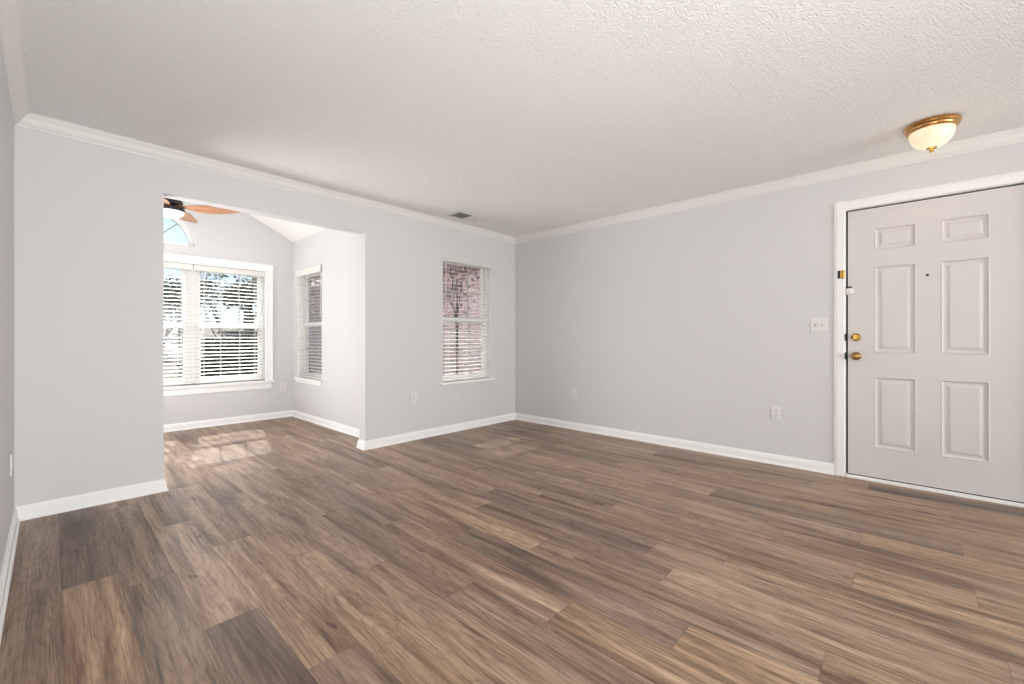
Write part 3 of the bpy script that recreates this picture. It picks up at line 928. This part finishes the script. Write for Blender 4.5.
m.prism([(0, 0), (.014, 0), (.018, .010), (.018, .060), (.024, .085), (0, .085)], (TW0 - .08, SY, TZ0 - .117), (TW1 + .075, SY, TZ0 - .117), out=(0, -1, 0))
m.build('apron', M['trim'], w1)
bp = lambda u, d, z: Vector((u, SY + .036 + d, z))
bl = [(TW0 + .004, 2 * AC - mulc - .004, 'white slatted blind of the left sunroom unit, out of sight behind the wall'),
      (2 * AC - mulc + .004, mulc - .004, 'white slatted blind under the arched window, cut off by the opening edge'),
      (mulc + .004, TW1 - .004, 'white slatted blind in the right unit of the sunroom triple window')]
for a, b, lb in bl:
    blind(None, bp, a, b, TZ1 - .004, TZ0 + .004, lb, 'blinds of the sunroom triple window', vd=-.034)

# arched window
w2 = empty('window_2', (AC, SY, AZ)); struct(w2, 'half round window under the sunroom ridge')
ya, yb = SY + .075, SY + .125


def ring(m, r0, r1, y0, y1, n=36):
    for i in range(n):
        a0, a1 = math.pi * i / n, math.pi * (i + 1) / n
        vs = [(AC + r * math.cos(a), y, AZ + r * math.sin(a)) for y in (y0, y1) for r, a in ((r0, a0), (r1, a0), (r1, a1), (r0, a1))]
        m.add(vs, [(0, 1, 2, 3), (4, 7, 6, 5), (0, 4, 5, 1), (2, 6, 7, 3)])


m = MB(); ring(m, AR - .040, AR - .001, ya, yb); m.box(AC - AR + .012, AC + AR - .012, ya + .002, yb - .002, AZ + .001, AZ + .035)
m.build('window_frame', M['vinyl'], w2)
m = MB()
for ang in (45, 90, 135):
    a = R(ang); dx, dz = math.cos(a), math.sin(a); px, pz = -dz * .005, dx * .005
    vs = [(AC + r * dx + s * px, y, AZ + .02 + r * dz * .97 + s * pz) for y in (ya + .02, ya + .028) for r, s in ((.02, -1), (.375, -1), (.375, 1), (.02, 1))]
    m.add(vs, [(0, 1, 2, 3), (4, 7, 6, 5), (0, 4, 5, 1), (1, 5, 6, 2), (2, 6, 7, 3), (3, 7, 4, 0)])
m.build('muntin', M['muntin_backlit'], w2)
m = MB()
c = [(AC + (AR - .03) * math.cos(math.pi * i / 36), AZ + .01 + (AR - .03) * math.sin(math.pi * i / 36)) for i in range(37)]
vs = [(x, y, z) for y in (ya + .030, ya + .033) for x, z in c]
m.add(vs, [tuple(range(37)), tuple(range(37, 74))[::-1]] + [(i, (i + 1) % 37, 37 + (i + 1) % 37, 37 + i) for i in range(37)])
m.build('glass_pane', M['glass'], w2)

# narrow window of the sunroom side wall
w3 = empty('window_3', (SX1, (RW0 + RW1) / 2, RZ0)); struct(w3, 'narrow white window in the sunroom side wall')
pr = lambda u, d, z: Vector((SX1 + .095 + d, u, z))
sash_unit(w3, pr, RW0, RW1, RZ0, RZ1, 1.28, stile=.036)
m = MB(); m.box(SX1 - .034, SX1, RW0 - .03, RW1 + .02, RZ0 - .026, RZ0); m.box(SX1, SX1 + .065, RW0, RW1, RZ0 - .02, RZ0 + .002)
m.build('window_sill', M['trim'], w3, bevel=.004)
m = MB(); m.prism([(0, 0), (.012, 0), (.016, .01), (.020, .045), (0, .045)], (SX1, RW0 - .015, RZ0 - .071), (SX1, RW1 + .01, RZ0 - .071), out=(-1, 0, 0))
m.build('apron', M['trim'], w3)
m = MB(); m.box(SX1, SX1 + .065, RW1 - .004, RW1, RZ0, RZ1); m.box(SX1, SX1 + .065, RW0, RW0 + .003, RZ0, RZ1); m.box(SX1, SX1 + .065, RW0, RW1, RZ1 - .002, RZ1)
m.build('lit_reveal_liner', M['trim'], w3)  # white liner added so the wall-painted sides look lit
bq = lambda u, d, z: Vector((SX1 + .034 + d, u, z))
blind(None, bq, RW0 + .004, RW1 - .004, RZ1 - .002, RZ0 + .004, 'white slatted blind on the narrow side window of the sunroom', None, vd=-.058, valance_up=.018, wide=.012, tilt=9)

# narrow window of the wall with the opening
w4 = empty('window_4', ((WX0 + WX1) / 2, YA, WZ0)); struct(w4, 'narrow white window right of the wide opening')
pw = lambda u, d, z: Vector((u, YA + .10 + d, z))
sash_unit(w4, pw, WX0, WX1, WZ0, WZ1 + .05, 1.31, stile=.036)
m = MB(); m.box(WX0 - .035, WX1 + .062, YA - .030, YA, WZ0 - .026, WZ0); m.box(WX0, WX1, YA, YA + .07, WZ0 - .02, WZ0 + .002)
m.build('window_sill', M['trim'], w4, bevel=.004)
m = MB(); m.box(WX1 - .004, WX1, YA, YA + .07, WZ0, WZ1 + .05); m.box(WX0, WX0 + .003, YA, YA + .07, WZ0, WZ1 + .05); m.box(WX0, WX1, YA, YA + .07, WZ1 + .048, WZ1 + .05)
m.build('lit_reveal_liner', M['trim'], w4)  # bright liner put in for sunlight on sides that are wall paint
ba = lambda u, d, z: Vector((u, YA + .036 + d, z))
blind(None, ba, WX0 + .004, WX1 - .004, WZ1 + .048, WZ0 + .004, 'white slatted blind on the narrow window nearest the far corner', None, vd=-.044, valance_up=.0, wide=.001, tilt=11, vmat='valance_shaded')

# unseen window added in the rear wall to go with the fill light
w5 = empty('added_rear_window', (2.05, YR, .26)); struct(w5, 'wide unseen window added behind the camera for fill light')
m = MB()
m.box(.40, 3.70, YR - .10, YR - .02, .26, .32); m.box(.40, 3.70, YR - .10, YR - .02, 2.32, 2.38)
for x in (.40, 1.46, 2.54, 3.64): m.box(x, x + .06, YR - .10, YR - .02, .32, 2.32)
m.build('window_frame', M['vinyl'], w5)
m = MB(); m.box(.46, 3.64, YR - .062, YR - .058, .32, 2.32); m.build('glass_pane', M['glass'], w5)

# unseen eave added outside the narrow window to cut off the sun
m = MB(); m.box(SX1 + .13, XB + .5, YA + TA + .03, YA + 1.35, 2.46, 2.60)
struct(m.build('sun_blocker', M['vinyl']), 'eave added out of view over the narrow window to cut off the sun')

# ------------------------------------------------------------------ ceiling fan
FX, FY, FZ = AC - .006, 5.12, 2.335
fan = empty('ceiling_fan', (FX, FY, roof_z(FX))); tag(fan, 'ceiling fan with reddish wood blades and white glass light, in the sunroom', 'ceiling fan')
MB().lathe([(0, .0), (.070, -.0), (.068, -.03), (.040, -.06), (.016, -.07), (0, -.07)], 32, (FX, FY, roof_z(FX) - .002)).build('canopy', M['dark'], fan, smooth=True)
MB().tube([(FX, FY, roof_z(FX) - .06), (FX, FY, FZ + .07)], .013, 16).build('downrod', M['dark'], fan, smooth=True)
MB().lathe([(0, .084), (.03, .082), (.065, .076), (.085, .062), (.092, .042), (.090, .022), (.05, .016), (.05, .004), (0, .004)], 40, (FX, FY, FZ)).build('motor_housing', M['dark'], fan, smooth=True)
MB().lathe([(0, -.010), (.096, -.010), (.104, -.018), (.102, -.032), (.094, -.042), (0, -.042)], 40, (FX, FY, FZ)).build('light_ring', M['dark'], fan, smooth=True)
lg = MB()
prof = [(.098, -.044)] + [(.098 * math.cos(math.pi / 2 * i / 10), -.044 - .062 * math.sin(math.pi / 2 * i / 10)) for i in range(1, 10)] + [(.003, -.106)]
lg.lathe([(0, -.044)] + prof, 40, (FX, FY, FZ)).build('light_glass', M['fanglass'], fan, smooth=True)
light('fan_bulb_light', 'POINT', (FX, FY, FZ - .20), 3, (1.0, .95, .88), .10)
for ang in (-30, 63, 150, 243):
    m = MB(); caps = MB()
    # stations along the blade: (r, half width, centre offset, twist deg, height)
    st = [(.03, .022, 0, 10, .006), (.12, .026, 0, 14, .004), (.20, .052, .004, 18, .002), (.30, .064, .008, 19, .004), (.40, .060, .006, 17, .006), (.50, .047, 0, 14, .008), (.565, .031, -.010, 11, .006), (.60, .016, -.020, 9, .006)]
    vs = []
    for r, hw, oc, tw, h in st:
        t_ = R(tw)
        for k, th in ((-1, .003), (0, .0055), (1, .003), (1, -.003), (0, -.0055), (-1, -.003)):
            yy = oc + k * hw
            vs.append((r, yy * math.cos(t_), h - yy * math.sin(t_) + th))
    n = 6
    fs = [(i * n + j, i * n + (j + 1) % n, (i + 1) * n + (j + 1) % n, (i + 1) * n + j) for i in range(len(st) - 1) for j in range(n)]
    fs += [tuple(range(n)), tuple(range((len(st) - 1) * n, len(st) * n))[::-1]]
    rot = Matrix.Rotation(R(ang), 4, 'Z')
    o = MB().add(vs, fs).build('fan_blade', M['blade'], None, smooth=True)
    o.matrix_basis = Matrix.Translation((FX, FY, FZ - .001)) @ rot
    o.parent = fan; o.matrix_parent_inverse = Matrix.Translation(-fan.location)
    c = MB().add([tuple(Vector(vs[-n + j]) + Vector((-.004, 0, 0))) for j in range(n)] + [(.615, vs[-n + j][1] * .75, vs[-n + j][2]) for j in range(n)],
                 [(j, (j + 1) % n, n + (j + 1) % n, n + j) for j in range(n)] + [tuple(range(n)), tuple(range(n, 2 * n))[::-1]]).build('blade_tip', M['dark'])
    c.parent = o

# ------------------------------------------------------------------ outdoors
def leafy(name, c0, c1, rough=.7):
    m = principled(name, c0, rough, spec=.2)
    return add_noise_bump(m, 6, .0, tint=(c0, c1))


M['leaf_evergreen'] = leafy('evergreen_leaves', (.035, .055, .03), (.16, .19, .11))
M['leaf_tan'] = leafy('tan_leaves', (.14, .11, .07), (.38, .33, .22))
M['leaf_red'] = leafy('red_leaves', (.24, .13, .13), (.62, .46, .45))
M['bark'] = leafy('bark', (.10, .09, .06), (.30, .28, .20))
M['bark_dark'] = leafy('dark_bark', (.045, .035, .03), (.13, .10, .08))
M['hedge'] = leafy('hedge_leaves', (.012, .022, .012), (.055, .08, .04))
M['litter'] = leafy('leaf_litter', (.035, .025, .019), (.10, .075, .055))
M['lawn'] = leafy('lawn', (.10, .11, .05), (.24, .22, .13))

g = MB(); GP = [(-40, -.36), (12.5, -.36), (16, -.20), (22, .55), (30, 1.75), (40, 2.3), (120, 2.6)]
for (y0, z0), (y1, z1) in zip(GP[:-1], GP[1:]):
    g.add([(-60, y0, z0), (90, y0, z0), (90, y1, z1), (-60, y1, z1)], [(0, 1, 2, 3)])
g.box(-60, 90, -40, 120, -.8, -.6)


def gz(y):
    for (y0, z0), (y1, z1) in zip(GP[:-1], GP[1:]):
        if y0 <= y <= y1: return z0 + (z1 - z0) * (y - y0) / (y1 - y0)

struct(g.build('ground', M['litter']), 'leaf covered ground outside')


def brick():
    m = principled('red_brick', (.3, .15, .12), .85)
    nt = m.node_tree; n, l = nt.nodes, nt.links
    b = n['Principled BSDF']
    tc = n.new('ShaderNodeTexCoord'); sep = n.new('ShaderNodeSeparateXYZ'); cm = n.new('ShaderNodeCombineXYZ')
    l.new(tc.outputs['Object'], sep.inputs[0])
    ad = n.new('ShaderNodeMath'); ad.operation = 'ADD'
    l.new(sep.outputs[0], ad.inputs[0]); l.new(sep.outputs[1], ad.inputs[1])
    l.new(ad.outputs[0], cm.inputs[0]); l.new(sep.outputs[2], cm.inputs[1])
    t = n.new('ShaderNodeTexBrick'); t.inputs['Scale'].default_value = 1.0
    t.inputs['Brick Width'].default_value = .23; t.inputs['Row Height'].default_value = .085; t.inputs['Mortar Size'].default_value = .008
    t.inputs['Color1'].default_value = (.56, .38, .35, 1); t.inputs['Color2'].default_value = (.38, .24, .22, 1); t.inputs['Mortar'].default_value = (.70, .60, .58, 1)
    l.new(cm.outputs[0], t.inputs['Vector']); l.new(t.outputs[0], b.inputs['Base Color'])
    return m


M['brick'] = brick()
M['shingle'] = add_noise_bump(principled('roof_shingle', (.42, .34, .32), .9), 20, .3)
nb = empty('brick_building', (8.8, 12, -.35)); tag(nb, 'reddish brick building seen through the narrow windows', 'building')
m = MB(); m.box(6.7, 11.5, 7.0, 20, -.40, 2.75); m.build('wall', M['brick'], nb)
m = MB()
EY = (6.7, 20.3)
vs = [(6.35, y, 2.75) for y in EY] + [(11.85, y, 2.75) for y in EY] + [(9.1, y, 4.3) for y in EY] + [(6.35, y, 2.9) for y in EY] + [(11.85, y, 2.9) for y in EY]
m.add(vs, [(0, 1, 3, 2), (0, 6, 7, 1), (2, 3, 9, 8), (6, 4, 5, 7), (4, 8, 9, 5), (0, 2, 8, 4, 6), (1, 7, 5, 9, 3)])
m.build('roof', M['shingle'], nb)
for yy in (9.8, 12.2, 18.4):
    m = MB(); m.box(6.66, 6.7, yy, yy + .9, .9, 2.2); f = m.build('window', M['vinyl'], nb)
    m = MB(); m.box(6.65, 6.66, yy + .06, yy + .84, .96, 2.14); m.build('pane', M['dark'], f)


def tree(x, y, h, cr, label, leaf, bark, n_leaf, crown0=.35, leafs=.10, lean=0, tr=.12, seed=0, group=None, depth=4):
    rng = random.Random(seed); G = gz(y)
    t = empty('tree', (x, y, G)); tag(t, label, 'tree', group)
    m = MB(); tips = []
    def branch(p, d, L, r, dep):
        n = 4; pts = [p]; rad = [r]
        for i in range(n):
            d = (d + Vector((rng.uniform(-.18, .18), rng.uniform(-.18, .18), rng.uniform(-.02, .12)))).normalized()
            pts.append(pts[-1] + d * (L / n)); rad.append(r * (1 - .5 * (i + 1) / n))
        m.tube(pts, rad, 6 if dep > 1 else 4)
        if dep == 0:
            tips.append(pts[-1]); tips.append(pts[2]); return
        if dep <= 1: tips.append(pts[-1])
        k = rng.choice((3, 3, 4))
        for i in range(k):
            a = rng.uniform(0, 6.28); sp = rng.uniform(.5, 1.0)
            nd = (d * rng.uniform(.5, 1) + Vector((math.cos(a) * sp, math.sin(a) * sp, rng.uniform(0, .45)))).normalized()
            branch(pts[-1 - (i % 3)] , nd, L * rng.uniform(.55, .8), r * .45, dep - 1)
    base = Vector((x, y, G))
    branch(base, Vector((lean, 0, 1)).normalized(), h * crown0, tr, depth)
    # scale crown to the wished size
    zt = max(p[2] for p in m.v); s = h / (zt - G)
    hr = sorted(math.hypot(p[0] - x, p[1] - y) for p in m.v)[int(len(m.v) * .97)]
    q_ = cr / hr
    m.v = [(x + (a - x) * q_, y + (b - y) * q_, G + (c - G) * s) for a, b, c in m.v]
    tips = [Vector((x + (p.x - x) * q_, y + (p.y - y) * q_, G + (p.z - G) * s)) for p in tips]
    tk = m.build('trunk', bark, t, smooth=True)
    if n_leaf:
        f = MB()
        for i in range(n_leaf):
            c = rng.choice(tips) + Vector((rng.gauss(0, .28), rng.gauss(0, .28), rng.gauss(0, .22)))
            a = Vector((rng.uniform(-1, 1), rng.uniform(-1, 1), rng.uniform(-1, 1))).normalized()
            b = a.cross(Vector((rng.uniform(-1, 1), rng.uniform(-1, 1), rng.uniform(-1, 1)))).normalized()
            q = leafs * rng.uniform(.6, 1.3)
            f.add([c - a * q, c + b * q * .5, c + a * q, c - b * q * .5], [(0, 1, 2, 3)])
        me = bpy.data.meshes.new('foliage'); me.from_pydata(f.v, [], f.f); me.materials.append(leaf)
        o = bpy.data.objects.new('foliage', me); COL.objects.link(o); o.parent = t; o.matrix_parent_inverse = Matrix.Translation(-t.location)
    return t


tree(3.55, 15.0, 4.6, .8, 'tree with a slim greenish trunk outside the right unit of the triple window', M['leaf_evergreen'], M['bark'], 170, .45, .07, .02, .13, 3)
tree(5.0, 18.4, 6.0, 1.3, 'pale trunked tree outside, nearest the right edge of the triple window', M['leaf_tan'], M['bark'], 260, .45, .08, .0, .26, 5)
tree(2.3, 17.0, 2.9, .9, 'bare dark tree seen through the middle of the triple window', M['leaf_tan'], M['bark_dark'], 160, .40, .07, .1, .10, 8)
tree(7.9, 22.0, 3.8, 1.4, 'dark evergreen farthest to the right behind the pale trunked tree', M['leaf_evergreen'], M['bark_dark'], 1400, .35, .09, 0, .16, 12)
tree(2.6, 22.5, 3.0, 1.7, 'low evergreen beyond the left part of the triple window', M['leaf_evergreen'], M['bark_dark'], 1400, .35, .09, 0, .14, 14)
tree(4.7, 27.5, 2.8, 1.6, 'evergreen far behind the two light trunks', M['leaf_evergreen'], M['bark_dark'], 1400, .35, .09, 0, .14, 17)
tree(8.3, 29.5, 3.4, 1.8, 'brownish tree far beyond, right of the evergreens', M['leaf_tan'], M['bark_dark'], 2200, .35, .12, 0, .14, 19)
tree(5.1, 6.1, 4.6, .8, 'reddish leaved small tree outside the narrow window by the far corner', M['leaf_red'], M['bark_dark'], 2200, .36, .06, 0, .06, 23)
tree(4.35, 10.9, 4.2, .8, 'reddish small tree outside the sunroom side window', M['leaf_red'], M['bark_dark'], 2200, .36, .065, 0, .06, 29)

# clipped hedge outside the right unit
hx = MB()
rng = random.Random(5)
def hedge(x0, x1, y0, y1, z0, z1, n):
    core = MB().box(x0 + .05, x1 - .05, y0 + .05, y1 - .05, z0, z1 - .05)
    f = MB()
    for i in range(n):
        face = rng.random()
        p = Vector((rng.uniform(x0, x1), rng.uniform(y0, y1), rng.uniform(z0, z1)))
        if face < .6: p.y = y0 + rng.uniform(-.03, .06)
        elif face < .85: p.z = z1 + rng.uniform(-.06, .04)
        elif face < .93: p.x = x0 + rng.uniform(-.03, .05)
        else: p.x = x1 - rng.uniform(-.03, .05)
        a = Vector((rng.uniform(-1, 1), rng.uniform(-1, 1), rng.uniform(-1, 1))).normalized()
        b = a.cross(Vector((rng.uniform(-1, 1), rng.uniform(-1, 1), rng.uniform(-1, 1)))).normalized()
        q = rng.uniform(.03, .07)
        f.add([p - a * q, p + b * q * .6, p + a * q, p - b * q * .6], [(0, 1, 2, 3)])
    t = empty('hedge', ((x0 + x1) / 2, (y0 + y1) / 2, z0)); tag(t, 'dark green clipped hedge outside the sunroom triple window', 'hedge')
    core.build('branches', M['hedge'], t)
    me = bpy.data.meshes.new('foliage'); me.from_pydata(f.v, [], f.f); me.materials.append(M['hedge'])
    o = bpy.data.objects.new('foliage', me); COL.objects.link(o); o.parent = t; o.matrix_parent_inverse = Matrix.Translation(-t.location)


hedge(1.75, 3.1, 9.4, 10.6, -.36, 1.02, 6000)
